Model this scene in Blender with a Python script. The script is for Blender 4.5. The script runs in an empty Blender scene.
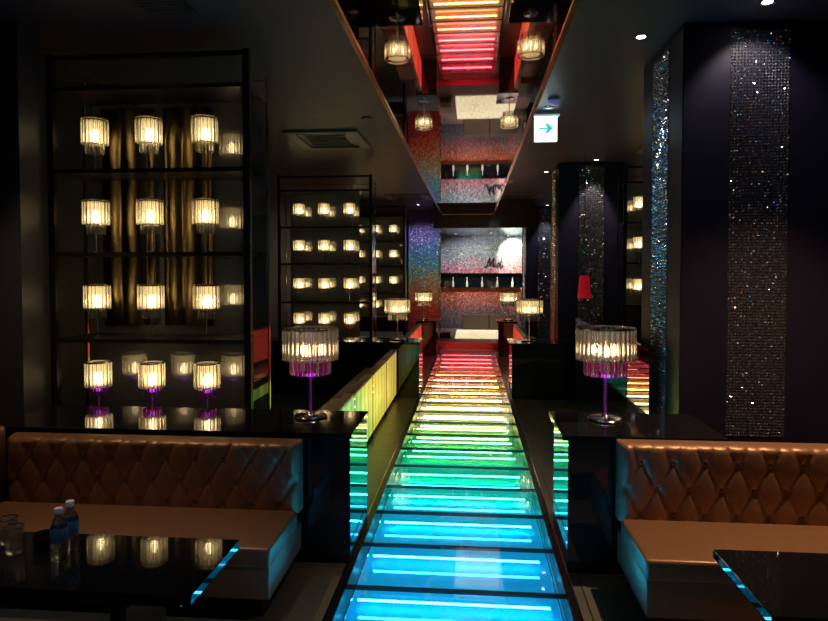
import bpy, bmesh, math, random
from mathutils import Vector, Matrix
random.seed(7)
PI = math.pi
sc = bpy.context.scene
C = sc.collection

# ------------------------------------------------------------------ camera, world, exposure, key lights
F = 640.0
PITCH = math.radians(1.75); YAW = math.atan(57.0 / F)
cam_d = bpy.data.cameras.new('camera'); cam = bpy.data.objects.new('camera', cam_d); C.objects.link(cam)
cam.location = (0, 0, 1.7); cam.rotation_euler = (PI/2 - PITCH, 0, YAW)
cam_d.sensor_width = 36; cam_d.lens = F / 828 * 36; cam_d.shift_y = -(310.5 - (272 + F*math.tan(PITCH))) / 828
cam_d.clip_start = 0.05
sc.camera = cam
w = bpy.data.worlds.new('world'); sc.world = w; w.use_nodes = True
w.node_tree.nodes['Background'].inputs[0].default_value = (0.10, 0.11, 0.16, 1)
w.node_tree.nodes['Background'].inputs[1].default_value = 0.0
sc.view_settings.view_transform = 'Standard'; sc.view_settings.look = 'None'
sc.view_settings.exposure = 0.0; sc.view_settings.gamma = 1.0
sc.view_settings.use_curve_mapping = False
try:
    sc.cycles.use_denoising = True
    sc.cycles.denoiser = 'OPENIMAGEDENOISE'
    sc.cycles.max_bounces = 10; sc.cycles.transmission_bounces = 8; sc.cycles.transparent_max_bounces = 16
    sc.cycles.glossy_bounces = 5; sc.cycles.diffuse_bounces = 3
    sc.cycles.sample_clamp_indirect = 4.0; sc.cycles.use_light_tree = True
    sc.cycles.use_adaptive_sampling = False
except Exception: pass

# (x, y, power, cone deg, colour, aim point)
CEIL = 3.35
UT = 3.21
SPOTS = [
    ((2.0, 3.36), 330, 85, (1.0, 0.60, 0.30), (1.85, 3.30, 0.5), 'round recessed downlight over the right copper sofa'),
    ((-2.55, 3.30), 80, 75, (1.0, 0.62, 0.32), (-2.45, 3.4, 0.6), 'round recessed downlight over the left end of the left sofa'),
    ((-1.5, 2.15), 34, 50, (1.0, 0.85, 0.78), (-1.6, 2.3, 0.6), 'round recessed downlight over the middle of the left sofa'),  # added fill light for the bottles on the left table
    ((1.185, 4.67), 8, 60, (1.0, 0.86, 0.78), (1.18, 4.6, 0.0), 'bright round downlight in the ceiling left of the nearest pillar'),
    ((1.83, 9.66), 100, 60, (1.0, 0.86, 0.66), (1.8, 9.9, 1.6), 'small downlight at the top of the middle rhinestone pillar'),
    ((1.88, 16.1), 100, 60, (0.85, 0.95, 1.0), (1.9, 16.4, 1.2), 'small downlight at the top of the farthest rhinestone pillar'),
    ((1.23, 10.75), 12, 60, (1.0, 0.85, 0.75), (1.1, 9.7, 0.0), 'small downlight in the ceiling right of the mirror strip, left of the middle pillar'),
    ((-1.3, 15.7), 110, 85, (1.0, 0.95, 0.95), (-1.25, 17.0, 1.5), 'downlight above the rainbow glitter panel left of the stage'),  # added to light the glitter panel
    ((-1.2, -.9), 24, 100, (.88, .95, .9), (-1.3, -1.6, .5), 'downlight behind the photographer on the left'),  # added fill, washes the wall behind the camera
    ((1.2, -.9), 24, 100, (.88, .95, .9), (1.3, -1.6, .5), 'downlight behind the photographer on the right'),  # added fill, paired with the left one
]

# ------------------------------------------------------------------ materials
MATS = {}
def mat(name, col=(.5,.5,.5), rough=.5, metal=0.0, emit=None, es=1.0, spec=None, coat=0.0, trans=0.0, ior=1.5, alpha=1.0):
    if name in MATS: return MATS[name]
    m = bpy.data.materials.new(name); m.use_nodes = True; MATS[name] = m
    b = m.node_tree.nodes['Principled BSDF']
    b.inputs['Base Color'].default_value = (*col, 1); b.inputs['Roughness'].default_value = rough
    b.inputs['Metallic'].default_value = metal; b.inputs['IOR'].default_value = ior
    if spec is not None: b.inputs['Specular IOR Level'].default_value = spec
    if coat: b.inputs['Coat Weight'].default_value = coat; b.inputs['Coat Roughness'].default_value = 0.03
    if trans: b.inputs['Transmission Weight'].default_value = trans
    if emit: b.inputs['Emission Color'].default_value = (*emit, 1); b.inputs['Emission Strength'].default_value = es
    return m
def nodes(m): return m.node_tree.nodes, m.node_tree.links
def noisy(m, scale=8.0, amt=0.35, rough=0.12, bump=0.0, bscale=60.0):
    """procedural variation of base colour and roughness"""
    N, L = nodes(m); b = N['Principled BSDF']
    tc = N.new('ShaderNodeTexCoord'); nz = N.new('ShaderNodeTexNoise'); nz.inputs['Scale'].default_value = scale; nz.inputs['Detail'].default_value = 5
    L.new(tc.outputs['Object'], nz.inputs['Vector'])
    c = b.inputs['Base Color'].default_value[:3]
    mx = N.new('ShaderNodeMix'); mx.data_type = 'RGBA'
    mx.inputs[6].default_value = (*[v*(1-amt) for v in c], 1); mx.inputs[7].default_value = (*[min(1, v*(1+amt)) for v in c], 1)
    L.new(nz.outputs['Fac'], mx.inputs[0]); L.new(mx.outputs[2], b.inputs['Base Color'])
    r = b.inputs['Roughness'].default_value
    mr = N.new('ShaderNodeMapRange'); mr.inputs[3].default_value = max(0.02, r - rough); mr.inputs[4].default_value = r + rough
    L.new(nz.outputs['Fac'], mr.inputs[0]); L.new(mr.outputs[0], b.inputs['Roughness'])
    if bump:
        n2 = N.new('ShaderNodeTexNoise'); n2.inputs['Scale'].default_value = bscale; n2.inputs['Detail'].default_value = 4
        L.new(tc.outputs['Object'], n2.inputs['Vector'])
        bp = N.new('ShaderNodeBump'); bp.inputs['Strength'].default_value = bump; bp.inputs['Distance'].default_value = 0.004
        L.new(n2.outputs['Fac'], bp.inputs['Height']); L.new(bp.outputs[0], b.inputs['Normal'])
    return m

M_ceil = noisy(mat('ceiling_paint', (.050,.040,.054), .42), 2, .2, .06)
M_wall = noisy(mat('dark_wall', (.022,.022,.027), .45), 3, .25, .08)
M_slate = noisy(mat('pillar_grey', (.034,.037,.05), .5), 3, .2, .08)
M_black = noisy(mat('black_lacquer', (.006,.007,.010), .06, coat=.6), 4, .3, .015)
M_counter_top = noisy(mat('black_stone_top', (.008,.008,.010), .06, spec=.22), 14, .6, .015)
M_bframe = noisy(mat('black_metal', (.012,.012,.015), .3, metal=.3), 5, .3, .08)
M_pillar = noisy(mat('navy_lacquer', (.010,.008,.024), .45, spec=.25), 3, .3, .04)
M_chrome = noisy(mat('chrome', (.75,.75,.78), .12, metal=1), 6, .1, .04)
M_copper = noisy(mat('copper_trim', (.75,.42,.28), .22, metal=1), 6, .15, .05)
M_brass = noisy(mat('brass', (.62,.45,.2), .25, metal=1), 6, .15, .08)
M_leather = noisy(mat('copper_leather', (.28,.15,.088), .36, metal=.35), 30, .12, .06, .25, 140)
M_leather_d = noisy(mat('copper_leather_button', (.26,.13,.07), .32, metal=.4), 30, .12, .06)
M_bench = noisy(mat('cream_leather', (.62,.50,.34), .38, metal=.1), 14, .12, .06, .15, 90)
M_white = mat('white_plastic', (.8,.8,.8), .4)
M_red_shade = mat('red_fabric', (.6,.01,.02), .6, emit=(.8,.01,.03), es=.22)
M_grille = noisy(mat('grille_grey', (.10,.095,.09), .45), 6, .2, .08)

def floor_mat():
    m = mat('slate_floor', (.16,.155,.14), .3); N, L = nodes(m); b = N['Principled BSDF']
    tc = N.new('ShaderNodeTexCoord')
    br = N.new('ShaderNodeTexBrick'); br.inputs['Scale'].default_value = 1.0; br.offset = 0.0
    br.inputs['Brick Width'].default_value = .6; br.inputs['Row Height'].default_value = .6; br.inputs['Mortar Size'].default_value = .004
    br.inputs['Color1'].default_value = (.15,.158,.15,1); br.inputs['Color2'].default_value = (.19,.198,.185,1); br.inputs['Mortar'].default_value = (.03,.03,.03,1)
    nz = N.new('ShaderNodeTexNoise'); nz.inputs['Scale'].default_value = 9; nz.inputs['Detail'].default_value = 8
    mx = N.new('ShaderNodeMix'); mx.data_type = 'RGBA'; mx.blend_type = 'MULTIPLY'; mx.inputs[0].default_value = .6
    L.new(tc.outputs['Object'], br.inputs['Vector']); L.new(tc.outputs['Object'], nz.inputs['Vector'])
    L.new(br.outputs['Color'], mx.inputs[6]); L.new(nz.outputs['Color'], mx.inputs[7]); L.new(mx.outputs[2], b.inputs['Base Color'])
    return m
M_floor = floor_mat()

def mirror_mat(name, col, rough=.02, mixd=0.0):
    m = mat(name, col, rough, metal=1); return noisy(m, 1.5, .04, .008)
M_mirror = mirror_mat('ceiling_mirror', (.80,.74,.72), .012)
def dark_glass_mat():
    # smoked mirror: grey body plus clear reflection
    m = mat('smoked_mirror', (.085,.09,.095), .03, spec=.9, ior=1.9, coat=.3); return noisy(m, 2.0, .2, .01)
M_smoke = dark_glass_mat()
def pane_mat():
    m = bpy.data.materials.new('clear_pane'); m.use_nodes = True; N, L = nodes(m); N.remove(N['Principled BSDF'])
    t = N.new('ShaderNodeBsdfTransparent'); t.inputs[0].default_value = (.9,.93,.93,1)
    g = N.new('ShaderNodeBsdfGlossy'); g.inputs[1].default_value = .02; g.inputs[0].default_value = (.9,.95,1,1)
    f = N.new('ShaderNodeFresnel'); f.inputs[0].default_value = 1.4; mx = N.new('ShaderNodeMixShader')
    ge = N.new('ShaderNodeNewGeometry'); sb = N.new('ShaderNodeMath'); sb.operation = 'MULTIPLY_ADD'; sb.inputs[1].default_value = -1; sb.inputs[2].default_value = 1
    ml = N.new('ShaderNodeMath'); ml.operation = 'MULTIPLY'; L.new(ge.outputs['Backfacing'], sb.inputs[0]); L.new(sb.outputs[0], ml.inputs[0]); L.new(f.outputs[0], ml.inputs[1])
    L.new(ml.outputs[0], mx.inputs[0]); L.new(t.outputs[0], mx.inputs[1]); L.new(g.outputs[0], mx.inputs[2]); L.new(mx.outputs[0], N['Material Output'].inputs[0])
    return m
M_pane = pane_mat()

def crystal_mat(name, tint, rough=.03):
    m = bpy.data.materials.new(name); m.use_nodes = True; N, L = nodes(m); N.remove(N['Principled BSDF'])
    t = N.new('ShaderNodeBsdfTransparent'); t.inputs[0].default_value = (*tint, 1)
    gl = N.new('ShaderNodeBsdfGlass'); gl.inputs['Roughness'].default_value = rough; gl.inputs['IOR'].default_value = 1.5; gl.inputs['Color'].default_value = (*tint, 1)
    tr = N.new('ShaderNodeBsdfTranslucent'); tr.inputs[0].default_value = (*tint, 1)
    a = N.new('ShaderNodeMixShader'); a.inputs[0].default_value = .8
    b = N.new('ShaderNodeMixShader'); b.inputs[0].default_value = .012
    L.new(t.outputs[0], a.inputs[1]); L.new(gl.outputs[0], a.inputs[2]); L.new(a.outputs[0], b.inputs[1]); L.new(tr.outputs[0], b.inputs[2])
    L.new(b.outputs[0], N['Material Output'].inputs[0])
    return m
M_crys = crystal_mat('clear_crystal', (.98,.97,.94))
M_crys_p = crystal_mat('purple_crystal', (.93,.48,.95))
M_glass = crystal_mat('drinking_glass', (.95,.96,.97), .01)
M_bulb = mat('warm_bulb', (1,.8,.5), .5, emit=(1.0,.74,.40), es=14.0)
def glow_sleeve_mat():
    # added glowing sleeve: its emission stands in for bulb light in the crystals
    m = bpy.data.materials.new('frosted_sleeve'); m.use_nodes = True; N, L = nodes(m); N.remove(N['Principled BSDF'])
    t = N.new('ShaderNodeBsdfTransparent'); e = N.new('ShaderNodeEmission'); e.inputs[0].default_value = (1.0,.66,.24,1); e.inputs[1].default_value = 1.5
    tr = N.new('ShaderNodeBsdfTranslucent'); tr.inputs[0].default_value = (1,.85,.6,1)
    a = N.new('ShaderNodeAddShader'); L.new(e.outputs[0], a.inputs[0]); L.new(tr.outputs[0], a.inputs[1])
    x = N.new('ShaderNodeMixShader'); x.inputs[0].default_value = .5; L.new(t.outputs[0], x.inputs[1]); L.new(a.outputs[0], x.inputs[2]); L.new(x.outputs[0], N['Material Output'].inputs[0])
    return m
M_diff = glow_sleeve_mat(); M_diff.node_tree.nodes['Mix Shader'].inputs[0].default_value = .25; M_diff.node_tree.nodes['Emission'].inputs[1].default_value = 1.9; M_diff.node_tree.nodes['Emission'].inputs[0].default_value = (1,.72,.32,1); M_diff2 = glow_sleeve_mat(); M_diff2.node_tree.nodes['Emission'].inputs[1].default_value = .5; M_diff2.node_tree.nodes['Emission'].inputs[0].default_value = (1,.8,.62,1); M_diff2.node_tree.nodes['Mix Shader'].inputs[0].default_value = .07
M_led_p = mat('purple_led', (.6,.1,.8), .4, emit=(.55,.06,.85), es=1.2)  # added purple emitter that tints the lower crystals
M_rod_p = mat('purple_acrylic', (.35,.05,.55), .2, emit=(.38,.04,.62), es=.06)

def emis(name, col, s):
    m = bpy.data.materials.new(name); m.use_nodes = True; N, L = nodes(m)
    b = N['Principled BSDF']; b.inputs['Base Color'].default_value = (.02,.02,.02,1)
    b.inputs['Emission Color'].default_value = (*col,1); b.inputs['Emission Strength'].default_value = s
    return m

def holo_mat(name, stops, z0, z1, scale=42.0, dark=.55, rough=.28, tilt=.55, lo=.05):
    """glitter film: flakes with their own tilt, brightness and rainbow tint"""
    m = bpy.data.materials.new(name); m.use_nodes = True; N, L = nodes(m); b = N['Principled BSDF']
    tc = N.new('ShaderNodeTexCoord'); sep = N.new('ShaderNodeSeparateXYZ'); L.new(tc.outputs['Object'], sep.inputs[0])
    vo = N.new('ShaderNodeTexVoronoi'); vo.inputs['Scale'].default_value = scale; L.new(tc.outputs['Object'], vo.inputs['Vector'])
    nz = N.new('ShaderNodeTexNoise'); nz.inputs['Scale'].default_value = 3.0; L.new(tc.outputs['Object'], nz.inputs['Vector'])
    sv = N.new('ShaderNodeSeparateColor'); L.new(vo.outputs['Color'], sv.inputs[0])
    mr = N.new('ShaderNodeMapRange'); mr.inputs[1].default_value = z0; mr.inputs[2].default_value = z1; L.new(sep.outputs['Z'], mr.inputs[0])
    a1 = N.new('ShaderNodeMath'); a1.operation = 'MULTIPLY_ADD'; L.new(nz.outputs['Fac'], a1.inputs[0]); a1.inputs[1].default_value = .22; a1.inputs[2].default_value = -.11
    a2 = N.new('ShaderNodeMath'); a2.operation = 'ADD'; L.new(mr.outputs[0], a2.inputs[0]); L.new(a1.outputs[0], a2.inputs[1])
    a3 = N.new('ShaderNodeMath'); a3.operation = 'MULTIPLY_ADD'; L.new(sv.outputs[0], a3.inputs[0]); a3.inputs[1].default_value = .30; L.new(a2.outputs[0], a3.inputs[2])
    a4 = N.new('ShaderNodeMath'); a4.operation = 'SUBTRACT'; L.new(a3.outputs[0], a4.inputs[0]); a4.inputs[1].default_value = .15
    cr = N.new('ShaderNodeValToRGB'); L.new(a4.outputs[0], cr.inputs[0])
    e = cr.color_ramp.elements
    while len(e) > 1: e.remove(e[-1])
    e[0].position = stops[0][0]; e[0].color = (*stops[0][1], 1)
    for p, c in stops[1:]: k = e.new(p); k.color = (*c, 1)
    pw = N.new('ShaderNodeMath'); pw.operation = 'POWER'; L.new(sv.outputs[1], pw.inputs[0]); pw.inputs[1].default_value = 2.2
    mv = N.new('ShaderNodeMapRange'); L.new(pw.outputs[0], mv.inputs[0]); mv.inputs[3].default_value = lo; mv.inputs[4].default_value = 1.25
    mul = N.new('ShaderNodeMix'); mul.data_type = 'RGBA'; mul.blend_type = 'MULTIPLY'; mul.inputs[0].default_value = 1; mul.clamp_result = True
    L.new(cr.outputs[0], mul.inputs[6]); L.new(mv.outputs[0], mul.inputs[7]); L.new(mul.outputs[2], b.inputs['Base Color'])
    ge = N.new('ShaderNodeNewGeometry')
    s1 = N.new('ShaderNodeVectorMath'); s1.operation = 'SUBTRACT'; L.new(vo.outputs['Color'], s1.inputs[0]); s1.inputs[1].default_value = (.5,.5,.5)
    s2 = N.new('ShaderNodeVectorMath'); s2.operation = 'SCALE'; L.new(s1.outputs[0], s2.inputs[0]); s2.inputs['Scale'].default_value = tilt
    s3 = N.new('ShaderNodeVectorMath'); s3.operation = 'ADD'; L.new(s2.outputs[0], s3.inputs[0]); L.new(ge.outputs['Normal'], s3.inputs[1])
    s4 = N.new('ShaderNodeVectorMath'); s4.operation = 'NORMALIZE'; L.new(s3.outputs[0], s4.inputs[0]); L.new(s4.outputs[0], b.inputs['Normal'])
    b.inputs['Metallic'].default_value = dark; b.inputs['Roughness'].default_value = rough
    return m

# ------------------------------------------------------------------ mesh helpers
class MB:
    def __init__(s): s.bm = bmesh.new()
    def box(s, a, b, bev=0.0, seg=2, rot=None, about=None):
        a = Vector(a); b = Vector(b); c = (a+b)/2; d = b-a
        r = bmesh.ops.create_cube(s.bm, size=1.0)
        vs = r['verts']
        for v in vs: v.co = Vector((v.co.x*d.x, v.co.y*d.y, v.co.z*d.z)) + c
        if bev > 0:
            es = list({e for v in vs for e in v.link_edges})
            r2 = bmesh.ops.bevel(s.bm, geom=es, offset=bev, segments=seg, profile=.5, affect='EDGES')
            vs = list({v for f in r2['faces'] for v in f.verts} | {v for v in vs if v.is_valid})
        if rot is not None:
            p = Vector(about) if about else c
            for v in vs: v.co = rot @ (v.co - p) + p
        return s
    def cyl(s, p0, p1, r0, r1=None, n=12, cap=True):
        p0 = Vector(p0); p1 = Vector(p1); r1 = r0 if r1 is None else r1
        d = p1-p0; q = d.to_track_quat('Z','Y').to_matrix()
        A = [s.bm.verts.new(p0 + q @ Vector((math.cos(2*PI*i/n)*r0, math.sin(2*PI*i/n)*r0, 0))) for i in range(n)]
        B = [s.bm.verts.new(p1 + q @ Vector((math.cos(2*PI*i/n)*r1, math.sin(2*PI*i/n)*r1, 0))) for i in range(n)]
        for i in range(n):
            j = (i+1) % n; s.bm.faces.new((A[i],A[j],B[j],B[i]))
        if cap: s.bm.faces.new(A[::-1]); s.bm.faces.new(B)
        return s
    def lathe(s, prof, n=24, loc=(0,0,0)):
        loc = Vector(loc); rings = []
        for r, z in prof:
            if r < 1e-6: rings.append([s.bm.verts.new(loc + Vector((0,0,z)))])
            else: rings.append([s.bm.verts.new(loc + Vector((math.cos(2*PI*i/n)*r, math.sin(2*PI*i/n)*r, z))) for i in range(n)])
        for a, b in zip(rings, rings[1:]):
            if len(a) == 1 and len(b) == 1: continue
            for i in range(n):
                j = (i+1) % n
                if len(a) == 1: s.bm.faces.new((a[0], b[j], b[i]))
                elif len(b) == 1: s.bm.faces.new((a[i], a[j], b[0]))
                else: s.bm.faces.new((a[i],a[j],b[j],b[i]))
        return s
    def poly(s, pts, depth):            # extruded polygon in the XZ plane, thickness along +Y
        A = [s.bm.verts.new((x, 0, z)) for x, z in pts]; B = [s.bm.verts.new((x, depth, z)) for x, z in pts]
        s.bm.faces.new(A); s.bm.faces.new(B[::-1]); n = len(pts)
        for i in range(n): j = (i+1) % n; s.bm.faces.new((A[i],B[i],B[j],A[j]))
        return s
    def build(s, name, m, parent=None, smooth=False, loc=None):
        bmesh.ops.recalc_face_normals(s.bm, faces=s.bm.faces)
        me = bpy.data.meshes.new(name); s.bm.to_mesh(me); s.bm.free()
        if smooth:
            for p in me.polygons: p.use_smooth = True
            me.set_sharp_from_angle(angle=math.radians(40))
        me.materials.append(m)
        o = bpy.data.objects.new(name, me); C.objects.link(o)
        if loc: o.location = loc
        if parent: o.parent = parent
        return o
def tag(o, label, cat, group=None):
    o['label'] = label; o['category'] = cat
    if group: o['group'] = group
    return o
def thing(name, label, cat, loc=(0,0,0), group=None):
    o = bpy.data.objects.new(name, None); o.empty_display_size = .1; C.objects.link(o); o.location = loc
    return tag(o, label, cat, group)
def struct(o): o['kind'] = 'structure'; return o
KIDS = {}
def kids(o):
    if o.name not in KIDS: KIDS[o.name] = [c for c in bpy.data.objects if c.parent == o]
    return KIDS[o.name]
def copy_tree(o, loc, label, group=None):
    r = o.copy(); C.objects.link(r); r.location = loc; r['label'] = label
    if group: r['group'] = group
    for c in kids(o):
        k = c.copy(); C.objects.link(k); k.parent = r
        for g in kids(c):
            h = g.copy(); C.objects.link(h); h.parent = k
    return r

# ------------------------------------------------------------------ setting
XL, XR, YB, YF = -3.25, 4.6, 18.12, -1.6
WX0, WX1, WY0, WY1 = -.68, .515, 2.28, 14.3      # walkway opening
fb = MB()
fb.box((XL,YF,-.25),(WX0-.036,YB,0)); fb.box((WX1+.036,YF,-.25),(XR,YB,0)); fb.box((WX0-.036,YF,-.25),(WX1+.036,WY0,0)); fb.box((WX0-.036,WY1,-.25),(WX1+.036,YB,0))
struct(fb.build('floor', M_floor))
cb = MB(); cb.box((XL,YF,CEIL),(XR,YB,CEIL+.2)); struct(cb.build('ceiling', M_ceil))
b = MB(); b.box((XL-.2,YF,0),(XL,YB,CEIL)); struct(b.build('wall_left', M_wall))
b = MB(); b.box((XR,YF,0),(XR+.2,YB,CEIL)); struct(b.build('wall_right', M_wall))
b = MB(); b.box((XL,YB,0),(XR,YB+.2,CEIL)); struct(b.build('wall_back', M_wall))
b = MB(); b.box((XL,YF-.2,0),(XR,YF,CEIL)); struct(b.build('wall_front', noisy(mat('grey_plaster', (.42,.41,.36), .6), 2, .2, .08)))
b = MB(); b.box((XL,4.0,0),(-2.97,4.22,CEIL)); struct(b.build('wall_pier', M_slate))
b = MB(); b.box((XL,.6,.8),(XL+.03,3.3,2.7)); struct(b.build('trim_1', noisy(mat('pale_panel', (.42,.42,.36), .5), 2, .2, .08)))  # added unseen panel, there to show grey in the smoked mirror
# lowered soffit over the stage alcove
b = MB(); b.box((-.85,14.5,2.69),(1.41,YB,CEIL)); struct(b.build('ceiling_soffit', noisy(mat('soffit_lacquer', (.05,.035,.022), .1), 3, .2, .04)))
# mirror strip set in the ceiling, copper trims
MZ = 2.975
mt = thing('ceiling_mirror', 'long narrow mirror strip on the ceiling reflecting the rainbow walkway', 'ceiling mirror', (-.06, 8, MZ))
def mp(name, a, b_, m):
    q = MB(); q.box(Vector(a)-Vector((-.06,8,MZ)), Vector(b_)-Vector((-.06,8,MZ))); return q.build(name, m, mt)
mp('housing', (-.64, 1.2, MZ+.012), (.48, 14.25, CEIL), M_bframe)
for k in range(5):
    mp('mirror_panel', (-.635, 1.2+2.61*k, MZ), (.475, 1.2+2.61*(k+1)-.003, MZ+.012), M_mirror)
mp('edge_trim', (-.665, 1.2, MZ-.01), (-.635, 14.28, MZ+.03), M_copper)
mp('edge_trim', (.475, 1.2, MZ-.01), (.505, 14.28, MZ+.03), M_copper)
mp('end_trim', (-.665, 14.25, MZ-.01), (.505, 14.28, MZ+.03), M_copper)

# ------------------------------------------------------------------ light walkway
def wcol(y):
    T = [(2.2,(0,.46,.95)),(4.4,(0,.52,.95)),(4.8,(0,.62,.92)),(5.3,(0,.76,.72)),(5.8,(0,.76,.52)),(6.2,(.0,.74,.36)),(6.7,(.02,.68,.22)),(7.2,(.08,.70,.16)),(7.55,(.50,.72,.12)),(8.0,(.90,.72,.14)),
         (9.2,(.95,.62,.14)),(10.6,(.98,.45,.10)),(11.6,(.98,.20,.06)),(12.4,(.95,.05,.05)),(14.4,(.90,.015,.04))]
    for (a,c),(b_,d) in zip(T,T[1:]):
        if y <= b_:
            t = max(0,(y-a)/(b_-a)); return tuple(c[i]*(1-t)+d[i]*t for i in range(3))
    return T[-1][1]
walk = thing('light_walkway', 'glass topped walkway of glowing strips running from blue through green and yellow to red', 'walkway', (0,0,0))
def tray_mat(i, c):
    m = bpy.data.materials.new('tray_%02d' % i); m.use_nodes = True; N, L = nodes(m)
    b = N['Principled BSDF']; b.inputs['Base Color'].default_value = (*[min(1,.01+.9*v) for v in c],1); b.inputs['Roughness'].default_value = .08
    b.inputs['Emission Color'].default_value = (*c,1); b.inputs['Emission Strength'].default_value = .5
    b.inputs['Coat Weight'].default_value = 1; b.inputs['Coat IOR'].default_value = 2.4; b.inputs['Coat Roughness'].default_value = .02
    return m
def tube_mat(i, c):
    m = bpy.data.materials.new('led_%02d' % i); m.use_nodes = True; N, L = nodes(m); b = N['Principled BSDF']
    k = [min(1, v*.92+.025) for v in c]
    tc = N.new('ShaderNodeTexCoord'); wv = N.new('ShaderNodeTexWave'); wv.bands_direction = 'X'; wv.inputs['Scale'].default_value = 14
    L.new(tc.outputs['Object'], wv.inputs['Vector'])
    mr = N.new('ShaderNodeMapRange'); mr.inputs[3].default_value = 26.0; mr.inputs[4].default_value = 54
    L.new(wv.outputs['Fac'], mr.inputs[0]); L.new(mr.outputs[0], b.inputs['Emission Strength'])
    b.inputs['Emission Color'].default_value = (*k,1)
    return m
NP = 22; PL = (WY1-WY0)/NP
M_wglass = pane_mat(); M_wglass.name = 'floor_glass'
for n_ in M_wglass.node_tree.nodes:
    if n_.type == 'BSDF_TRANSPARENT': n_.inputs[0].default_value = (.86,.96,.98,1)
M_tray_side = mat('tray_side', (.25,.25,.28), .25, metal=.6)
fr = MB()
fr.box((WX0-.028, WY0, -.2),(WX0+.012, WY1, .004)); fr.box((WX1-.012, WY0, -.2),(WX1+.028, WY1, .004))
fr.box((WX0, WY0-.02, -.2),(WX1, WY0+.02, .003))
fr.build('side_frame', M_bframe, walk)
for i in range(NP):
    y0 = WY0 + PL*i; y1 = y0+PL; c = wcol((y0+y1)/2)
    q = MB(); q.box((WX0+.012, y0+.004, -.012),(WX1-.012, y1-.004, .002)); q.build('glass_panel', M_wglass, walk)
    q = MB(); q.box((WX0+.012, y0, -.16),(WX1-.012, y1, -.139)); q.build('light_tray', tray_mat(i, c), walk)
    q = MB(); q.cyl((WX0+.07, y0+.03, -.09),(WX1-.09, y0+.03, -.09), .0062, n=8); q.build('led_tube', tube_mat(i, c), walk)
    q = MB(); q.box((WX0, y1-.009, -.016),(WX1, y1+.009, .004)); q.build('cross_bar', M_bframe, walk)
for xa, xb in ((WX0-.036, WX0-.028), (WX1+.028, WX1+.036)):
    q = MB(); q.box((xa, WY0, -.02),(xb, WY1, .006)); q.build('edge_strip', M_chrome, walk)
for x in (WX0+.055, WX1-.055):
    q = MB(); q.box((x-.003, WY0+.02, -.03),(x+.003, WY1-.02, -.022)); q.build('inner_rail', M_chrome, walk)

# ------------------------------------------------------------------ stage at the far end
st = thing('stage', 'low brown stage step at the red end of the walkway', 'stage', (0,14.3,0))
M_stage = noisy(mat('stage_floor', (.30,.20,.15), .3), 5, .15, .08)
q = MB(); q.box((-.83,.04,0),(1.41,3.8,.12)); q.build('platform', M_stage, st)
q = MB(); q.box((-.83,.0,0),(1.41,.04,.125)); q.build('riser', noisy(mat('riser_lacquer', (.5,.07,.07), .25), 5, .1, .05), st)  # red walkway light put into the riser's colour
def lace_mat():
    m = bpy.data.materials.new('lace_light'); m.use_nodes = True; N, L = nodes(m); b = N['Principled BSDF']
    tc = N.new('ShaderNodeTexCoord'); vo = N.new('ShaderNodeTexVoronoi'); vo.inputs['Scale'].default_value = 9; vo.feature = 'DISTANCE_TO_EDGE'
    cr = N.new('ShaderNodeValToRGB'); cr.color_ramp.elements[0].color = (.55,.40,.16,1); cr.color_ramp.elements[1].color = (1,.90,.58,1); cr.color_ramp.elements[1].position = .12
    L.new(tc.outputs['Object'], vo.inputs['Vector']); L.new(vo.outputs['Distance'], cr.inputs[0]); L.new(cr.outputs[0], b.inputs['Emission Color'])
    b.inputs['Emission Strength'].default_value = .95; b.inputs['Base Color'].default_value = (.5,.45,.35,1)
    return m
q = MB(); q.box((-.38,15.2,.121),(1.08,17.4,.135)); tag(q.build('floor_light_panel', lace_mat()), 'cream glowing patterned light panel lying on the stage floor', 'light panel')
M_cab = noisy(mat('brown_leather', (.10,.065,.045), .4), 8, .2, .1)
bn = thing('stage_bench', 'low dark brown bench in two sections under the glitter wall', 'bench', (0,17.45,.12))
q = MB(); q.box((-.22,0,0),(.49,.4,.42),.02); q.build('seat_section', M_cab, bn)
q = MB(); q.box((.50,0,0),(1.22,.4,.42),.02); q.build('seat_section', M_cab, bn)
q = MB(); q.box((-.75,15.3,.12),(-.48,15.75,.24),.01); tag(q.build('step_block', M_cab), 'small dark brown block on the stage left of the cream light panel', 'block')
# glitter wall behind the stage
gw = thing('glitter_wall', 'silver and rainbow glitter wall with black niche behind the stage', 'wall panel', (0,18.0,0))
H1 = holo_mat('glitter_wall_film', [(0,(.25,.22,.28)),(.23,(.30,.27,.32)),(.36,(.95,.14,.08)),(.46,(.98,.36,.08)),(.52,(.95,.10,.16)),(.56,(.9,.25,.15)),(.62,(.55,.22,.22)),(.69,(.24,.14,.40)),(.75,(.42,.36,.34)),(.88,(.18,.36,.30)),(1,(.26,.24,.42))], 0, 2.69, 64, .25, .35, .7, .32)
q = MB(); q.box((-.86,.04,.12),(1.41,.09,1.27)); q.build('lower_panel', H1, gw)
q = MB(); q.box((-.86,.04,1.665),(1.41,.09,2.69)); q.build('upper_panel', H1, gw)
q = MB(); q.box((-.86,.05,1.27),(1.41,.08,1.665)); q.box((-.86,-.10,1.265),(1.36,.05,1.28)); q.box((-.86,-.10,1.655),(1.36,.05,1.67)); q.build('niche', M_black, gw)
q = MB()
def stroke(mb, pts, r=.015):
    for a, b_ in zip(pts, pts[1:]): mb.cyl((a[0],0,a[1]),(b_[0],0,b_[1]), r, n=6)
stroke(q, [(0,-.02),(.03,.0),(.10,.24),(.115,.05),(.12,.04),(.22,.25),(.20,.05),(.22,.0),(.25,.02)], .022)
stroke(q, [(.27,.12),(.255,.04),(.27,0),(.30,.03)]); stroke(q, [(.285,.17),(.29,.185)], .014)
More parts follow.
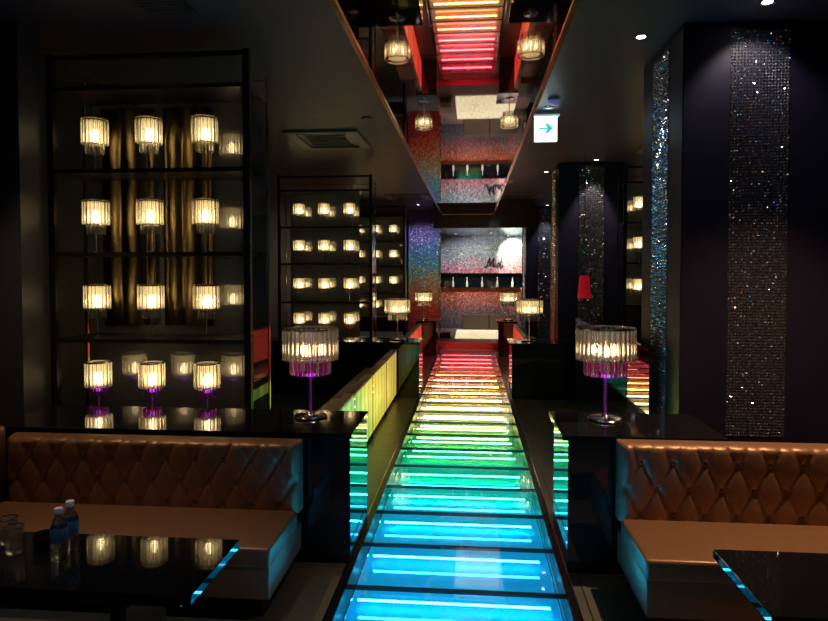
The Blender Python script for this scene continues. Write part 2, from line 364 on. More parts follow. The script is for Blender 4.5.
stroke(q, [(.30,.03),(.36,.13),(.375,.06),(.35,.0),(.32,.02)]); stroke(q, [(.375,.03),(.42,.12),(.45,.24),(.41,.04),(.43,0),(.48,.05)]); stroke(q, [(.38,.15),(.49,.17)], .009)
stroke(q, [(-.05,.03),(-.02,-.02),(.02,-.02)], .009)
tag(q.build('wall_lettering', mat('letter_black', (.01,.01,.01), .4), None, loc=(.41,18.0,1.85)), 'black script lettering Mist on the bright glitter wall', 'lettering')
bt = thing('niche_bottle', 'slim pale bottle in the black wall niche, farthest left of the five', 'bottle', (-.50,17.97,1.28), 'slim bottles in the black niche')
q = MB(); q.lathe([(0,0),(.028,0),(.032,.02),(.032,.12),(.012,.18),(.010,.25),(0,.25)], 10); q.build('glass_body', mat('pale_bottle', (.75,.75,.65), .2, emit=(.8,.8,.7), es=.0), bt, True)
q = MB(); q.lathe([(0,.25),(.013,.25),(.013,.28),(0,.28)], 10); q.build('cap', M_white, bt, True)
for k, (x, l) in enumerate([(-.11,'second from the left of the five'),(.31,'in the middle of the five'),(.73,'second from the right of the five'),(1.15,'farthest right of the five')]):
    copy_tree(bt, (x,17.97,1.28), 'slim pale bottle in the black wall niche, ' + l)
# rainbow glitter panel left of the stage
rp = thing('rainbow_panel', 'tall rainbow glitter panel, violet at top and red at foot, left of the stage', 'wall panel', (-1.24,17.0,0))
H2 = holo_mat('rainbow_film', [(0,(.75,.05,.05)),(.28,(.95,.08,.05)),(.38,(.95,.35,.10)),(.46,(.25,.55,.20)),(.54,(.04,.42,.50)),(.64,(.05,.22,.55)),(.76,(.12,.08,.40)),(1,(.14,.06,.36))], 0, CEIL, 64, .25, .35, .7, .25)
q = MB(); q.box((-.42,0,0),(.40,.06,CEIL)); q.build('glitter_sheet', H2, rp)
q = MB(); q.box((.40,-.03,0),(.44,.08,CEIL)); q.build('metal_post', M_brass, rp)

# ------------------------------------------------------------------ rhinestone pillars
def stone_strip(nx, nz, cw, plane, seed):
    """little tilted faceted stones on a grid in the XZ plane, facing -Y"""
    rnd = random.Random(seed); bm = bmesh.new()
    for i in range(nx):
        for j in range(nz):
            cx = (i+.5)*cw; cz = (j+.5)*cw
            tx, tz = rnd.gauss(0,.36), rnd.gauss(0,.36)
            r = cw*.46; h = cw*.34
            ring = []
            for k in range(6):
                a = PI/3*k; dx, dz = math.cos(a)*r, math.sin(a)*r
                ring.append(bm.verts.new((cx+dx, 0, cz+dz)))
            top = []
            for k in range(6):
                a = PI/3*k; dx, dz = math.cos(a)*r*.55, math.sin(a)*r*.55
                top.append(bm.verts.new((cx+dx, -(h + dx*tx*1.5 + dz*tz*1.5), cz+dz)))
            for k in range(6):
                l = (k+1) % 6; bm.faces.new((ring[k], top[k], top[l], ring[l]))
            bm.faces.new(top)
    bmesh.ops.recalc_face_normals(bm, faces=bm.faces)
    me = bpy.data.meshes.new('rhinestones'); bm.to_mesh(me); bm.free(); return me
M_stone = mat('rhinestone', (.50,.50,.60), .10, metal=.95)
M_backing = mat('stone_backing', (.02,.018,.03), .4)
def pillar(cx, y0, size, label, cw, seed, strip_z0=0.0):
    p = thing('rhinestone_pillar', label, 'pillar', (cx, y0+size/2, 0), 'square rhinestone pillars right of the walkway')
    h = size/2
    q = MB(); q.box((-h,-h,0),(h,h,CEIL-.005),.006,1); q.build('shaft', M_pillar, p)
    nx = int(round(.378/cw)); nz = int((CEIL-.06-strip_z0)/cw)
    me = stone_strip(nx, nz, cw, 'xz', seed); me.materials.append(M_stone)
    q = MB(); q.box((-.189,-h-.003,strip_z0),(.189,-h,CEIL-.05)); q.build('strip_backing', M_backing, p)
    o = bpy.data.objects.new('rhinestone_strip', me); C.objects.link(o); o.parent = p; o.location = (-nx*cw/2, -h-.003, strip_z0)
    q = MB(); q.box((-h-.003,-.189,strip_z0),(-h,.189,CEIL-.05)); q.build('strip_backing', M_backing, p)
    o = bpy.data.objects.new('rhinestone_strip', me); C.objects.link(o); o.parent = p; o.rotation_euler = (0,0,-PI/2); o.location = (-h-.003, nx*cw/2, strip_z0)
    return p
pillar(1.888, 4.43, .98, 'huge navy pillar with rhinestone strips behind the right sofa, nearest of the pillars', .0199, 3, .6)
pillar(1.81, 9.9, .98, 'navy rhinestone pillar in mid distance behind the red hanging lamp', .0315, 4)
pillar(1.87, 16.4, .98, 'farthest rhinestone pillar, beside the stage', .042, 5)

# ------------------------------------------------------------------ counters
def counter(name, x0, x1, y0, y1, h, label, grp='black lacquer counters along the walkway'):
    t = thing(name, label, 'counter', ((x0+x1)/2, y0, 0), grp); cx = (x0+x1)/2; a = x0-cx; b_ = x1-cx; d = y1-y0
    q = MB(); q.box((a+(.034 if x0>0 else .01),.01,0),(b_-.01,d,h-.03)); q.build('body', M_black, t)
    q = MB(); q.box((a,0,h-.03),(b_,d+.005,h),.003,1); q.build('top_slab', M_counter_top, t)
    return t
CH = .784
counter('counter', -2.96, -.685, 3.62, 4.23, .765, 'glossy black counter behind the left tufted sofa, lamp on its end')
counter('counter', .512, 1.41, 3.62, 4.24, CH, 'glossy black counter between walkway and nearest pillar, behind the right sofa')
counter('counter', -3.2, -.685, 8.58, 9.17, .75, 'black counter across the left side at mid distance with one crystal lamp')
counter('counter', .512, 2.1, 8.58, 9.2, .75, 'black counter right of the walkway at mid distance with one crystal lamp')
counter('counter', -1.12, -.685, 12.9, 13.7, .71, 'narrow black end counter at the far left of the walkway')
counter('counter', .512, .93, 12.9, 13.7, .71, 'narrow black end counter at the far right of the walkway')
# glossy partition on the right
pt = thing('partition', 'low glossy black partition mirroring the walkway, behind the right lamp', 'partition', (1.3,4.80,0))
q = MB(); q.box((0,0,0),(.025,3.30,1.12)); q.build('panel', noisy(mat('black_mirror', (.5,.5,.52), .015, metal=1), 1.2, .1, .006), pt)
q = MB(); q.box((-.005,0,1.12),(.03,3.30,1.135)); q.build('cap_rail', M_black, pt)

# ------------------------------------------------------------------ booth benches
def baked_glow(name, stops, y1, es):
    # leather back; added emission puts the walkway's light into its colour along the bench
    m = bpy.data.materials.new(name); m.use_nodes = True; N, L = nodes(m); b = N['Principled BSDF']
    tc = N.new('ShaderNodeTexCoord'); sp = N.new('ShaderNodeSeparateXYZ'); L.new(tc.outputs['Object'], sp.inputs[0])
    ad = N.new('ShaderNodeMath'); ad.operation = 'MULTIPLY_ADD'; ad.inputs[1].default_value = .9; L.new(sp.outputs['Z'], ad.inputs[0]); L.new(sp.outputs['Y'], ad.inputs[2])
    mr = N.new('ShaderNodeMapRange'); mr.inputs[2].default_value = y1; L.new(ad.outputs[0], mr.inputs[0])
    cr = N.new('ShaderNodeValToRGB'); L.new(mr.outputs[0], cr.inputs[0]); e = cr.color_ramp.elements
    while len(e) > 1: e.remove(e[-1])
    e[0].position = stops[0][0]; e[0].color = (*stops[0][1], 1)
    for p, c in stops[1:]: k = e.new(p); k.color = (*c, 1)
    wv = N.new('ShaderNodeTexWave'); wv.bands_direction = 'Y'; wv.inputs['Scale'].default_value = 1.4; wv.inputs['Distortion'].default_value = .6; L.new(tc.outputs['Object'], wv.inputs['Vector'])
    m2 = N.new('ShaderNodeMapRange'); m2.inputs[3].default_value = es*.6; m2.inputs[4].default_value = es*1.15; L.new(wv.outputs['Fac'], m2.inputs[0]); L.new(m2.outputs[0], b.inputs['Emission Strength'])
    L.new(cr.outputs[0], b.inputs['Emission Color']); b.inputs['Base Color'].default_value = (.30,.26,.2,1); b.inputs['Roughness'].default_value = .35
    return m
M_glow = baked_glow('rainbow_back', [(0,(.0,.70,.45)),(.22,(.03,.68,.22)),(.38,(.30,.70,.12)),(.52,(.85,.78,.08)),(.75,(.85,.66,.08)),(1,(.60,.38,.06))], 4.4, .80)
M_glow_r = baked_glow('red_back', [(0,(.85,.10,.03)),(1,(.85,.03,.02))], 3.6, .75)
def bench(y0, y1, side, label, npan, red=False):
    s = side; xf = -.99 if s < 0 else .84
    t = thing('booth_bench', label, 'bench', (xf, y0, 0), 'booth benches along the walkway')
    L_ = (y1-y0)/npan
    for k in range(npan):
        a = k*L_+.015; b_ = (k+1)*L_-.015
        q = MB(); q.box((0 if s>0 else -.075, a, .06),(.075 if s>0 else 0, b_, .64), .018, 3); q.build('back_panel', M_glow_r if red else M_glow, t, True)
        q = MB(); q.box((-.002 if s>0 else -.082, a, .635),(.082 if s>0 else .002, b_, .668), .012, 3); q.build('top_roll', M_leather, t, True)
        q = MB(); q.box((.075 if s>0 else -.44, a, .20),(.44 if s>0 else -.075, b_, .42), .03, 3); q.build('seat_cushion', M_leather, t, True)
    for k in range(npan+1):
        q = MB(); yy = min(max(k*L_, .012), (y1-y0)-.012); q.box((0 if s>0 else -.06, yy-.012, 0),(.06 if s>0 else 0, yy+.012, .63)); q.build('divider', M_black, t)
    q = MB(); q.box((.02 if s>0 else -.40,.02,0),(.40 if s>0 else -.02,y1-y0-.02,.2)); q.build('plinth', M_bframe, t)
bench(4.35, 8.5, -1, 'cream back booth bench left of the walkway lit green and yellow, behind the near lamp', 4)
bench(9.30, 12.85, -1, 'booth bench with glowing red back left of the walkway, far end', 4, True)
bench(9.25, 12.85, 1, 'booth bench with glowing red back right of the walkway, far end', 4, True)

# ------------------------------------------------------------------ crystal lamps
def tier(n, R, z0, z1, r, nn=6):
    q = MB()
    for k in range(n):
        a = 2*PI*(k+.5)/n; x, y = math.cos(a)*R, math.sin(a)*R
        q.cyl((x,y,z0),(x,y,z1), r, n=nn)
    return q
def ring(R, r, z, n=32):
    q = MB(); q.lathe([(R-r,z),(R+r,z),(R+r,z+r*1.4),(R-r,z+r*1.4),(R-r,z)], n); return q
def shelf_lamp(purple, label, group, loc):
    t = thing('crystal_lamp', label, 'lamp', loc, group)
    q = MB(); q.lathe([(0,0),(.045,0),(.045,.008),(.012,.014),(0,.014)], 20); q.build('base', M_chrome, t, True)
    q = MB(); q.cyl((0,0,.012),(0,0,.30), .0045, n=8); q.build('pole', M_rod_p if purple else M_chrome, t, True)
    u = ring(.085,.006,.372,24).build('upper_tier', M_brass if not purple else M_chrome, t)
    tier(18, .082, .20, .372, .0112).build('crystals', M_crys, u)
    l = ring(.056,.004,.196,20).build('lower_tier', M_chrome, t)
    tier(14, .056, .135, .198, .0095).build('crystals', M_crys_p if purple else M_crys, l)
    q = MB(); q.lathe([(0,.215),(.016,.22),(.024,.24),(.024,.262),(.012,.30),(0,.305)], 12); q.build('bulb', M_bulb, t, True)
    q = MB(); q.lathe([(.056,.208),(.060,.210),(.060,.362),(.056,.364)], 20); q.build('inner_diffuser', M_diff, t, True)
    if purple:
        q = MB(); q.lathe([(0,.165),(.016,.165),(.016,.19),(0,.19)], 12); q.build('led_collar', M_led_p, t, True)
    return t
def big_lamp(label, loc, rods=True):
    t = thing('crystal_table_lamp', label, 'lamp', loc, 'two tier crystal lamps on the counters')
    q = MB(); q.lathe([(0,0),(.105,0),(.108,.008),(.10,.016),(.03,.022),(.02,.034),(0,.034)], 36); q.build('base', M_chrome, t, True)
    q = MB()
    for k in range(18): q.lathe([(.004,.03+k*.022),(.010,.036+k*.022),(.010,.046+k*.022),(.004,.052+k*.022)], 8)
    q.cyl((0,0,.03),(0,0,.50), .0055, n=8); q.build('pole', M_rod_p if rods else M_chrome, t, True)
    R = .168; R2 = .122; u = ring(R,.007,.566,48).build('upper_tier', M_chrome, t)
    l = ring(R2,.006,.374,40).build('lower_tier', M_chrome, t)
    if rods:
        me = tier(1,0,.375,.566,.0118,nn=10).build('crystal_rod', M_crys, u, True); me.location = (R,0,0)
        for k in range(1,32):
            c = me.copy(); C.objects.link(c); c.parent = u; a = 2*PI*k/32; c.location = (math.cos(a)*R, math.sin(a)*R, 0)
        me = tier(1,0,.280,.374,.0105,nn=10).build('crystal_rod', M_crys_p, l, True); me.location = (R2,0,0)
        c0 = tier(1,0,.280,.374,.0105,nn=10).build('crystal_rod', M_crys, l, True); a = 2*PI/26; c0.location = (math.cos(a)*R2, math.sin(a)*R2, 0)
        for k in range(2,26):
            c = (c0 if k % 3 == 1 else me).copy(); C.objects.link(c); c.parent = l; a = 2*PI*k/26; c.location = (math.cos(a)*R2, math.sin(a)*R2, 0)
    else:
        tier(30, R, .375, .566, .0135).build('crystals', M_crys, u); tier(22, R2, .280, .374, .0125).build('crystals', M_crys, l)
    for k in range(3):
        a = 2*PI*k/3+.4; q = MB(); q.lathe([(0,.400),(.012,.405),(.018,.425),(.010,.46),(0,.465)], 12); q.build('bulb', M_bulb, t, True).location = (math.cos(a)*.075, math.sin(a)*.075, 0)
    q = MB(); q.lathe([(.112,.385),(.116,.387),(.116,.552),(.112,.554)], 28); q.build('inner_diffuser', M_diff if not rods else M_diff2, t, True)
    if rods:
        q = MB(); q.lathe([(0,.262),(.03,.265),(.03,.279),(0,.282)], 16); q.build('led_collar', M_led_p, t, True)
    q = MB()
    for k in range(3):
        a = 2*PI*k/3+.4; q.cyl((0,0,.42),(math.cos(a)*R, math.sin(a)*R, .566), .003, n=6); q.cyl((0,0,.38),(math.cos(a)*.075, math.sin(a)*.075, .40), .003, n=6)
        q.cyl((0,0,.34),(math.cos(a)*R2, math.sin(a)*R2, .374), .003, n=6)
    q.build('spider_arm', M_chrome, t)
    return t
big_lamp('large crystal lamp with purple stem on the black counter behind the left sofa', (-1.028,4.03,.765))
big_lamp('large crystal lamp with purple stem on the black counter beside the nearest pillar', (.830,4.03,CH))
g0 = big_lamp('crystal lamp on the mid distance black counter left of the walkway', (-1.02,8.88,.75), rods=False)
copy_tree(g0, (.80,8.88,.75), 'crystal lamp on the mid distance black counter right of the walkway')
copy_tree(g0, (-.98,13.3,.71), 'small looking crystal lamp on the farthest counter, before the rainbow panel')
copy_tree(g0, (.77,13.3,.71), 'small looking crystal lamp on the farthest counter right of the walkway')

# ------------------------------------------------------------------ display shelving
SH = [.672, 1.232, 1.838, 2.415]
def unit(x0, x1, y0, d, label, back=True, bx0=None, bx1=None):
    t = thing('shelving_unit', label, 'shelf', ((x0+x1)/2, y0, 0), 'tall black open shelving units of lamps'); cx = (x0+x1)/2; a = x0-cx; b_ = x1-cx
    for x in (a, b_-.045):
        q = MB(); q.box((x,0,0),(x+.045,.045,UT)); q.build('post', M_bframe, t)
    for x in (a, b_-.02):
        q = MB(); q.box((x,d-.02,0),(x+.02,d,UT-.07)); q.build('rear_post', M_chrome, t)
    for z in SH + [2.985]:
        q = MB(); q.box((a+.045,.004,z-.028),(b_-.045,d-.03,z)); q.build('shelf', M_bframe, t)
    q = MB(); q.box((a+.045,0,UT-.04),(b_-.045,.03,UT-.01)); q.build('top_rail', M_bframe, t)
    q = MB(); q.box((a+.02,d-.02,UT-.10),(b_-.02,d-.005,UT-.09)); q.build('rear_rail', M_chrome, t)
    q = MB(); q.box((b_-.012,.05,.80),(b_-.006,d-.02,UT-.05)); q.build('side_glass', M_pane, t)
    if back:
        q = MB(); q.box(((bx0-cx) if bx0 else a+.09, d-.026,.30),((bx1-cx) if bx1 else b_-.02, d-.012,2.96)); q.build('back_mirror', M_smoke, t)
    return t
unit(-2.95, -1.50, 4.25, .43, 'large black shelving unit of twelve crystal lamps behind the left sofa')
unit(-3.03, -1.53, 9.85, .43, 'second black shelving unit of crystal lamps at mid distance on the left', bx1=-1.80)
unit(-2.96, -1.50, 14.5, .43, 'farthest black shelving unit of lamps on the left')
unit(2.16, 3.66, 9.35, .43, 'black shelving unit of lamps seen between the near and middle pillars')
unit(3.3, 4.5, 13.9, .43, 'far black shelving unit on the right seen through the gap beside the nearest pillar')
LX = [-2.69, -2.285, -1.875]
ORD = ['top', 'second', 'third', 'bottom']; COL = ['left', 'middle', 'right']
proto = proto_p = None
def put(loc, label, group, purple=False):
    global proto, proto_p
    if purple:
        if proto_p is None: proto_p = shelf_lamp(True, label, group, loc); return
        copy_tree(proto_p, loc, label, group); return
    if proto is None: proto = shelf_lamp(False, label, group, loc); return
    copy_tree(proto, loc, label, group)
for r in range(4):
    for c in range(3):
        put((LX[c], 4.40, SH[3-r]), '%scrystal lamp on the %s shelf of the nearest left unit, %s of three' % ('purple tinted ' if r == 3 else 'small ', ORD[r], COL[c]),
            'crystal lamps in the nearest left shelving unit', r == 3)
        put((LX[c]-.04, 10.01, SH[3-r]), 'small crystal lamp on the %s shelf of the mid distance left unit, %s of three' % (ORD[r], COL[c]), 'crystal lamps in the mid distance left unit')
        put((LX[c]+.09, 14.66, SH[3-r]), 'tiny looking crystal lamp on the %s shelf of the farthest left unit, %s of three' % (ORD[r], COL[c]), 'crystal lamps in the farthest left unit')
for r in range(3):
    for c in range(2):
        put((2.42+.42*c, 9.5, SH[3-r]), 'crystal lamp on the %s shelf between near and middle pillars, %s' % (ORD[r], ['left one','right one'][c]), 'crystal lamps in the right shelving unit')
    put((3.80, 14.05, SH[3-r]), 'tiny looking crystal lamp on the %s shelf of the far right unit' % ORD[r], 'crystal lamps in the far right unit')
# added dark gold folds standing in for reflected gold streaks behind the lamps
def curtain(xs, xe, y, z0, z1, label, dens=9):
    q = MB(); n = int((xe-xs)*dens*12); rows = []
    rnd = random.Random(int(abs(xs)*100)); ph = [rnd.uniform(-.5,.5) for _ in range(200)]
    for zi in range(7):
        z = z0 + (z1-z0)*zi/6; row = []
        for i in range(n+1):
            u = i/n; x = xs+(xe-xs)*u; k = u*(xe-xs)*dens
            row.append(q.bm.verts.new((x, y - .022*abs(math.sin(PI*k + .4*math.sin(k*1.7+zi*.08)))**.8, z)))
        rows.append(row)
    for a, b_ in zip(rows, rows[1:]):
        for i in range(n): q.bm.faces.new((a[i],a[i+1],b_[i+1],b_[i]))
    o = q.build('satin_curtain', MATS['satin'], None, True)
    md = o.modifiers.new('thickness', 'SOLIDIFY'); md.thickness = .004
    return tag(o, label, 'curtain', 'satin curtains behind the shelves')
noisy(mat('satin', (.22,.165,.08), .36, metal=1), 20, .2, .02)
for _m in (MATS['satin'],): _b = _m.node_tree.nodes['Principled BSDF']; _b.inputs['Anisotropic'].default_value = .95; _b.inputs['Anisotropic Rotation'].default_value = .25
_t = MATS['satin'].node_tree.nodes.new('ShaderNodeTangent'); _t.direction_type = 'RADIAL'; _t.axis = 'Z'; MATS['satin'].node_tree.links.new(_t.outputs[0], _b.inputs['Tangent'])
curtain(-2.78, -2.36, 4.645, 1.30, 2.92, 'dark satin curtain behind the nearest left lamps, left drop', 6)
curtain(-2.30, -1.92, 4.645, 1.30, 2.92, 'dark satin curtain behind the nearest left lamps, right drop', 6)

# ------------------------------------------------------------------ tufted sofas
def sofa(x0, x1, yb, label, end, z0=.12, zs=.376, zt=.745, depth=.52, dz=.125):
    """end: +1 when the free end is at x1 (left sofa), -1 when at x0"""
    t = thing('tufted_sofa', label, 'sofa', ((x0+x1)/2, yb, 0), 'copper leather tufted sofas'); cx = (x0+x1)/2; a = x0-cx; b_ = x1-cx
    dx = .164; top = zt
    zr = zs+.018                                     # lowest button row
    xr = (b_-.11) if end > 0 else (a+.11)
    # padded front as a height field
    W = b_-a; nx = int(W/.012); nz = 40; q = MB(); grid = []
    for j in range(nz+1):
        z = zs-.03 + (top-zs+.03)*j/nz; row = []
        for i in range(nx+1):
            x = a + W*i/nx
            A = (x-xr)/dx + (z-zr)/(2*dz); B = (x-xr)/dx - (z-zr)/(2*dz)
            fa = abs(math.sin(PI*A)); fb_ = abs(math.sin(PI*B))
            bul = .007*(1-math.exp(-14*fa))*(1-math.exp(-14*fb_)) + .012*math.sqrt(fa*fb_)
            da = A-round(A); db = B-round(B); dist = math.hypot((da+db)/2*dx, (da-db)*dz)
            bul -= .011*math.exp(-(dist/.016)**2)
            e = min(x-a, b_-x); edge = min(1.0, e/.05); bul *= min(1, .25+edge)
            et = (top-z)/.035
            rollz = 0 if et > 1 else .05*(1-math.sqrt(max(0,1-(1-et)**2)))
            roll = 0 if edge >= 1 else .035*(1-math.sqrt(max(0,1-(1-edge)**2)))
            row.append(q.bm.verts.new((x, -bul + rollz + roll, z)))
        grid.append(row)
    for r0, r1 in zip(grid, grid[1:]):
        for i in range(nx): q.bm.faces.new((r0[i], r0[i+1], r1[i+1], r1[i]))
    # close sides/back
    back = [[q.bm.verts.new((v.co.x, .10, v.co.z)) for v in grid[0]], [q.bm.verts.new((v.co.x, .10, v.co.z)) for v in grid[-1]]]
    for i in range(nx):
        q.bm.faces.new((grid[-1][i], grid[-1][i+1], back[1][i+1], back[1][i])); q.bm.faces.new((grid[0][i+1], grid[0][i], back[0][i], back[0][i+1]))
        q.bm.faces.new((back[0][i], back[0][i+1], back[1][i+1], back[1][i]))
    for i in (0, nx):
        vs = [grid[j][i] for j in range(nz+1)]; q.bm.faces.new(vs + [back[1][i], back[0][i]])
    bo = q.build('backrest', M_leather, t, True)
    # buttons at the crease crossings
    bm_ = None; cnt = 0
    for row in range(4):
        z = zr + row*dz
        if z > top-.05: continue
        off = .5*dx if row % 2 else 0; k = -60
        for k in range(-40, 41):
            x = xr - end*0 + off + k*dx
            if x < a+.05 or x > b_-.05: continue
            y = .004
            if bm_ is None:
                q = MB(); q.lathe([(0,-.004),(.010,-.002),(.012,.002),(.008,.006),(0,.007)], 12); bm_ = q.build('button', M_leather_d, t, True)
                bm_.rotation_euler = (PI/2,0,0); bm_.location = (x,y,z)
            else:
                c = bm_.copy(); C.objects.link(c); c.parent = t; c.location = (x,y,z)
    q = MB(); q.box((a,-depth,zs-.10),(b_,-.02,zs), .018, 4); q.build('seat_cushion', M_leather, t, True)
    q = MB(); q.box((a+.006,-depth+.008,z0),(b_-.006,.08,zs-.095), .008, 2); q.build('base', M_leather, t, True)
    q = MB(); q.box((a+.06,-depth+.08,0),(b_-.06,.06,z0)); q.build('plinth', M_bframe, t)
    return t
sofa(-2.70, -.957, 3.47, 'copper leather tufted sofa on the left behind the table with bottles', 1)
sofa(.795, 3.0, 3.47, 'copper leather tufted sofa on the right before the huge pillar', -1, zs=.392, zt=.785, dz=.137)
# return sofa against the left wall
q = thing('side_sofa', 'copper leather corner sofa end at the left edge of the picture', 'sofa', (-2.72,2.4,0))
r = MB(); r.box((-.20,-1.4,.30),(-.02,1.15,.795), .03, 3); r.build('backrest', M_leather, q, True)
r = MB(); r.box((-.03,-1.4,.12),(.20,.53,.376), .02, 3); r.build('seat_cushion', M_leather, q, True)
r = MB(); r.box((-.2,-1.38,0),(.12,.5,.12)); r.build('plinth', M_bframe, q)

# ------------------------------------------------------------------ tables
M_ttop = noisy(mat('black_glass', (.006,.007,.010), .03, coat=.05, spec=.4), 6, .3, .01)
def table(x0, x1, y0, y1, h, label, legs):
    t = thing('low_table', label, 'table', ((x0+x1)/2,(y0+y1)/2,0), 'black glass topped tables'); cx=(x0+x1)/2; cy=(y0+y1)/2
    q = MB(); q.box((x0-cx,y0-cy,h-.035),(x1-cx,y1-cy,h), .003, 2); q.build('table_top', M_ttop, t)
    q = MB(); q.box((x0-cx+.06,y0-cy+.05,h-.07),(x1-cx-.06,y1-cy-.05,h-.035)); q.build('apron', M_black, t)
    for (a, b_) in legs:
        q = MB(); q.box((a-cx,y0-cy+.08,.02),(b_-cx,y1-cy-.08,h-.07)); q.build('leg', M_chrome if False else M_black, t)
        q = MB(); q.box((a-cx-.08,y0-cy+.05,0),(b_-cx+.08,y1-cy-.05,.02)); q.build('foot_plate', M_bframe, t)
TH = .603
table(-2.35, -.943, 2.06, 2.52, TH, 'black glass table before the left sofa, holding bottles and tumblers', [(-1.28,-1.22),(-2.1,-2.04)])
table(.957, 2.38, 2.10, 2.60, TH, 'black glass table before the right sofa', [(1.25,1.31),(2.0,2.06)])
# water bottles
M_water = crystal_mat('clear_plastic', (.93,.96,.98), .02)
M_blabel = noisy(mat('blue_label', (.14,.34,.85), .4), 40, .4, .05)
M_cap = mat('lilac_cap', (.92,.78,.96), .4)
wb = thing('water_bottle', 'small water bottle with blue label and pale cap, nearer of the pair', 'bottle', (-1.565,2.285,TH), 'water bottles on the left table')
q = MB(); q.lathe([(0,0),(.026,0),(.030,.006),(.030,.05),(.028,.055),(.030,.06),(.030,.125),(.022,.15),(.013,.165),(.0125,.178),(0,.178)], 20); q.build('bottle_body', M_water, wb, True)
q = MB(); q.lathe([(.0308,.072),(.0312,.074),(.0312,.122),(.0308,.124)], 20); q.build('label_wrap', M_blabel, wb, True)
q = MB(); q.lathe([(0,.176),(.0155,.176),(.0155,.196),(.014,.198),(0,.198)], 20); q.build('cap', M_cap, wb, True)
copy_tree(wb, (-1.568,2.36,TH), 'small water bottle with blue label and pale cap, farther of the pair')
tm = thing('tumbler', 'clear tumbler on the left table nearest the bottles', 'glass', (-1.775,2.32,TH), 'drinking glasses on the tables')
q = MB(); q.lathe([(0,.002),(.028,.002),(.030,.012),(.036,.105),(.034,.105),(.027,.016),(0,.014)], 24); q.build('glass_wall', M_glass, tm, True)
q = MB(); q.lathe([(.0335,.102),(.0365,.102),(.0365,.106),(.0335,.106),(.0335,.102)], 24); q.build('rim', M_chrome, tm, True)
copy_tree(tm, (-1.86,2.40,TH), 'clear tumbler standing behind its neighbour at the left edge of the left table')
copy_tree(tm, (-1.80,2.20,TH), 'clear tumbler cut by the left edge of the picture')
copy_tree(tm, (1.435,2.30,TH), 'clear tumbler cut by the right edge of the picture')
q = MB(); q.lathe([(0,0),(.036,0),(.040,.008),(.042,.045),(.046,.052),(.044,.056),(.034,.050),(.030,.02),(0,.018)], 28)
tag(q.build('ashtray', M_black, None, True, (-1.69,2.38,TH)), 'round glossy black ashtray beside the water bottles', 'ashtray')

# ------------------------------------------------------------------ ceiling fittings
def spot(pos, power, cone, col, aim, label):
    x, y = pos; z = CEIL
    t = thing('downlight', label, 'downlight', (x,y,z), 'round recessed downlights')
    q = MB(); q.lathe([(.032,-.002),(.048,-.006),(.050,.0),(.032,.0),(.032,-.002)], 24); q.build('trim_ring', M_chrome, t, True)
    q = MB(); q.lathe([(0,-.003),(.031,-.003),(.031,.0),(0,.0)], 20); q.build('lens', emis('lens', col, 9), t)
    d = bpy.data.lights.new('lamp', 'SPOT'); d.energy = power; d.color = col; d.spot_size = math.radians(cone); d.spot_blend = .6; d.shadow_soft_size = .03
    o = bpy.data.objects.new('lamp', d); C.objects.link(o); o.parent = t; o.location = (0,0,-.02)
    v = Vector(aim) - Vector((x,y,z-.02)); o.rotation_euler = v.to_track_quat('-Z','Y').to_euler()
for s in SPOTS: spot(*s)
# pillar-top lamp washing the nearest strip
spot((1.80,4.14), 18, 95, (1.0,.9,.85), (1.86,4.5,2.5), 'bright downlight at the top of the nearest pillar')
# alcove fittings (in the lowered soffit)
def spot_low(x, y, z, power, cone, col, aim, label):
    global CEIL
    keep = CEIL; CEIL = z; spot((x,y), power, cone, col, aim, label); CEIL = keep
spot_low(.98, 17.45, 2.69, 330, 80, (1.0,.93,.72), (1.2,18.0,2.2), 'very bright downlight in the stage alcove near the lettering')
spot_low(-.4, 16.7, 2.69, 90, 100, (.95,.92,1.0), (-.2,18.0,1.3), 'downlight in the stage alcove on the left')  # added to light the lower glitter wall
spot_low(.5, 16.3, 2.69, 130, 90, (1.0,.92,.78), (.8,18.0,1.8), 'downlight in the middle of the stage alcove')  # added to warm the middle of the glitter wall
def cassette(x, y, w_, d_, label):
    t = thing('air_conditioner', label, 'air conditioner', (x,y,CEIL), 'ceiling air conditioning cassettes')
    q = MB(); a, b_ = w_/2, d_/2
    for p0, p1 in (((-a,-b_,-.03),(a,-b_+.10,0)),((-a,b_-.10,-.03),(a,b_,0)),((-a,-b_+.10,-.03),(-a+.12,b_-.10,0)),((a-.12,-b_+.10,-.03),(a,b_-.10,0))): q.box(p0,p1,.004,1)
    q.build('frame', noisy(mat('warm_grey_plastic', (.16,.14,.13), .4), 5, .1, .05), t)
    q = MB(); q.box((-a+.12,-b_+.10,-.012),(a-.12,b_-.10,-.002)); q.build('intake_recess', M_bframe, t)
    for k in range(8):
        q = MB(); yy = -b_+.14+(d_-.30)*k/7; q.box((-a+.20,yy,-.022),(a-.20,yy+.02,-.012)); q.build('slat', M_grille, t)
    for s_ in (-1,1):
        q = MB(); q.box((-a+.14,s_*(b_-.085)-.02,-.034),(a-.14,s_*(b_-.085)+.02,-.028)); q.build('louvre', M_bframe, t)
cassette(-1.76, 7.87, .88, 1.0, 'square grey air conditioning cassette in the ceiling above the left booths')
cassette(-1.37, 14.0, .95, .95, 'distant air conditioning cassette left of the mirror strip')
cassette(1.05, 14.0, .9, .9, 'distant air conditioning cassette right of the mirror strip')
cassette(2.75, 8.6, 1.0, 1.0, 'air conditioning cassette right of the middle pillar')
vt = thing('ceiling_vent', 'slatted air vent in the ceiling above the left lamps', 'vent', (-1.89,3.80,CEIL))
q = MB(); q.box((-.16,-.16,-.012),(.16,.16,0),.003,1); q.build('frame', M_bframe, vt)
for k in range(7):
    q = MB(); q.box((-.13,-.13+k*.038,-.02),(.13,-.118+k*.038,-.012)); q.build('slat', M_grille, vt)
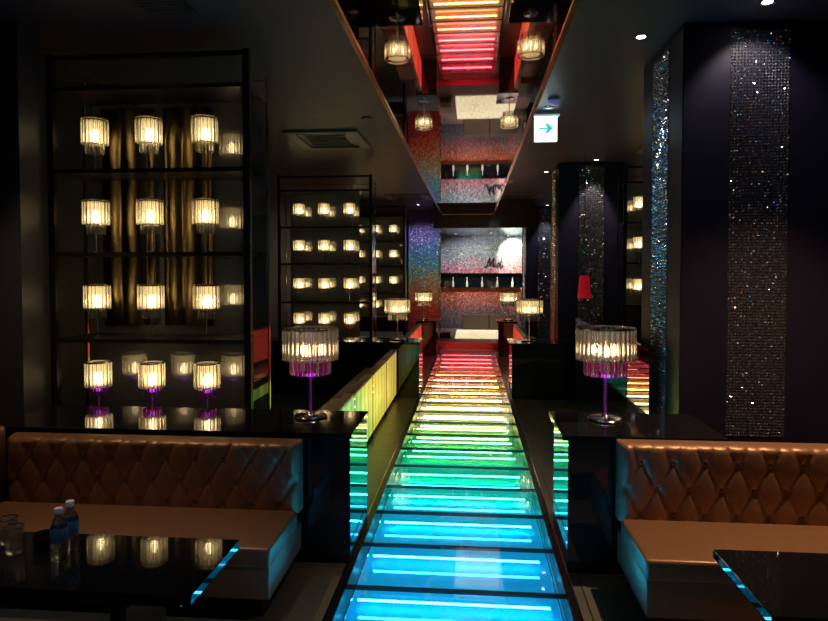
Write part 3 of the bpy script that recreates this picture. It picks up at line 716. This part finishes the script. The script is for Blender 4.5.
sd = thing('smoke_detector', 'purple lit round smoke detector above the arrow sign', 'smoke detector', (.78,6.25,CEIL))
q = MB(); q.lathe([(0,0),(.055,0),(.055,-.02),(0,-.02)], 24); q.build('base', M_white, sd, True)
q = MB(); q.lathe([(.048,-.02),(.042,-.045),(.02,-.058),(0,-.06)], 24); q.build('dome', mat('violet_dome', (.35,.25,.7), .3, emit=(.3,.2,.75), es=.25), sd, True)
q = MB(); q.lathe([(.025,-.002),(.055,-.006),(.06,0),(.025,0),(.025,-.002)], 24); tag(q.build('ceiling_ring', M_chrome, None, True, (.77,6.56,CEIL)), 'small flat ring fitting in the ceiling between detector and arrow sign', 'ceiling fitting')
q = MB(); q.lathe([(0,0),(.07,0),(.065,-.03),(.03,-.045),(0,-.045)], 24); tag(q.build('ceiling_dome', M_white, None, True, (.69,11.7,CEIL)), 'small white dome fitting in the far ceiling right of the mirror strip', 'ceiling fitting')
q = MB(); q.lathe([(0,0),(.06,0),(.06,-.012),(0,-.012)], 24); tag(q.build('speaker_disc', M_grille, None, True, (-1.12,6.85,CEIL)), 'small dark round ceiling speaker left of the mirror strip', 'speaker')
# arrow sign
sg = thing('exit_sign', 'lit white exit sign with a cyan arrow hanging right of the mirror strip', 'sign', (.76,6.72,CEIL))
q = MB(); q.box((-.14,-.03,-.055),(.14,.03,-.035),.004,1); q.build('top_bracket', mat('sign_bracket', (.7,.8,.85), .4, emit=(.4,.7,.8), es=.4), sg)
q = MB(); q.cyl((-.06,0,-.04),(-.06,0,0), .006, n=8); q.cyl((.06,0,-.04),(.06,0,0), .006, n=8); q.build('hanger', M_chrome, sg)
q = MB(); q.box((-.115,-.022,-.31),(.115,.022,-.055),.004,1); q.build('light_box', emis('sign_white', (.80,.97,1.0), 2.2), sg)
q = MB(); q.poly([(-.07,-.008),(.015,-.008),(-.012,-.05),(.018,-.05),(.07,0),(.018,.05),(-.012,.05),(.015,.008),(-.07,.008)], .004)
q.build('arrow', emis('sign_cyan', (.02,.62,.70), 1.0), sg, loc=(0,-.028,-.18))
# red hanging lamp
rl = thing('pendant_lamp', 'small red conical pendant lamp hanging before the middle pillar', 'lamp', (1.555,9.0,1.34))
q = MB(); q.lathe([(.092,0),(.062,.31),(.059,.31),(.089,0)], 24); q.build('shade', M_red_shade, rl, True)
q = MB(); q.lathe([(0,.08),(.03,.09),(.035,.12),(.015,.17),(0,.17)], 12); q.build('bulb', emis('red_bulb', (1,.15,.08), 3), rl, True)
q = MB(); q.cyl((0,0,.17),(0,0,CEIL-1.345), .004, n=6); q.cyl((-.06,0,.308),(.06,0,.308), .003, n=6); q.build('cord', M_bframe, rl)
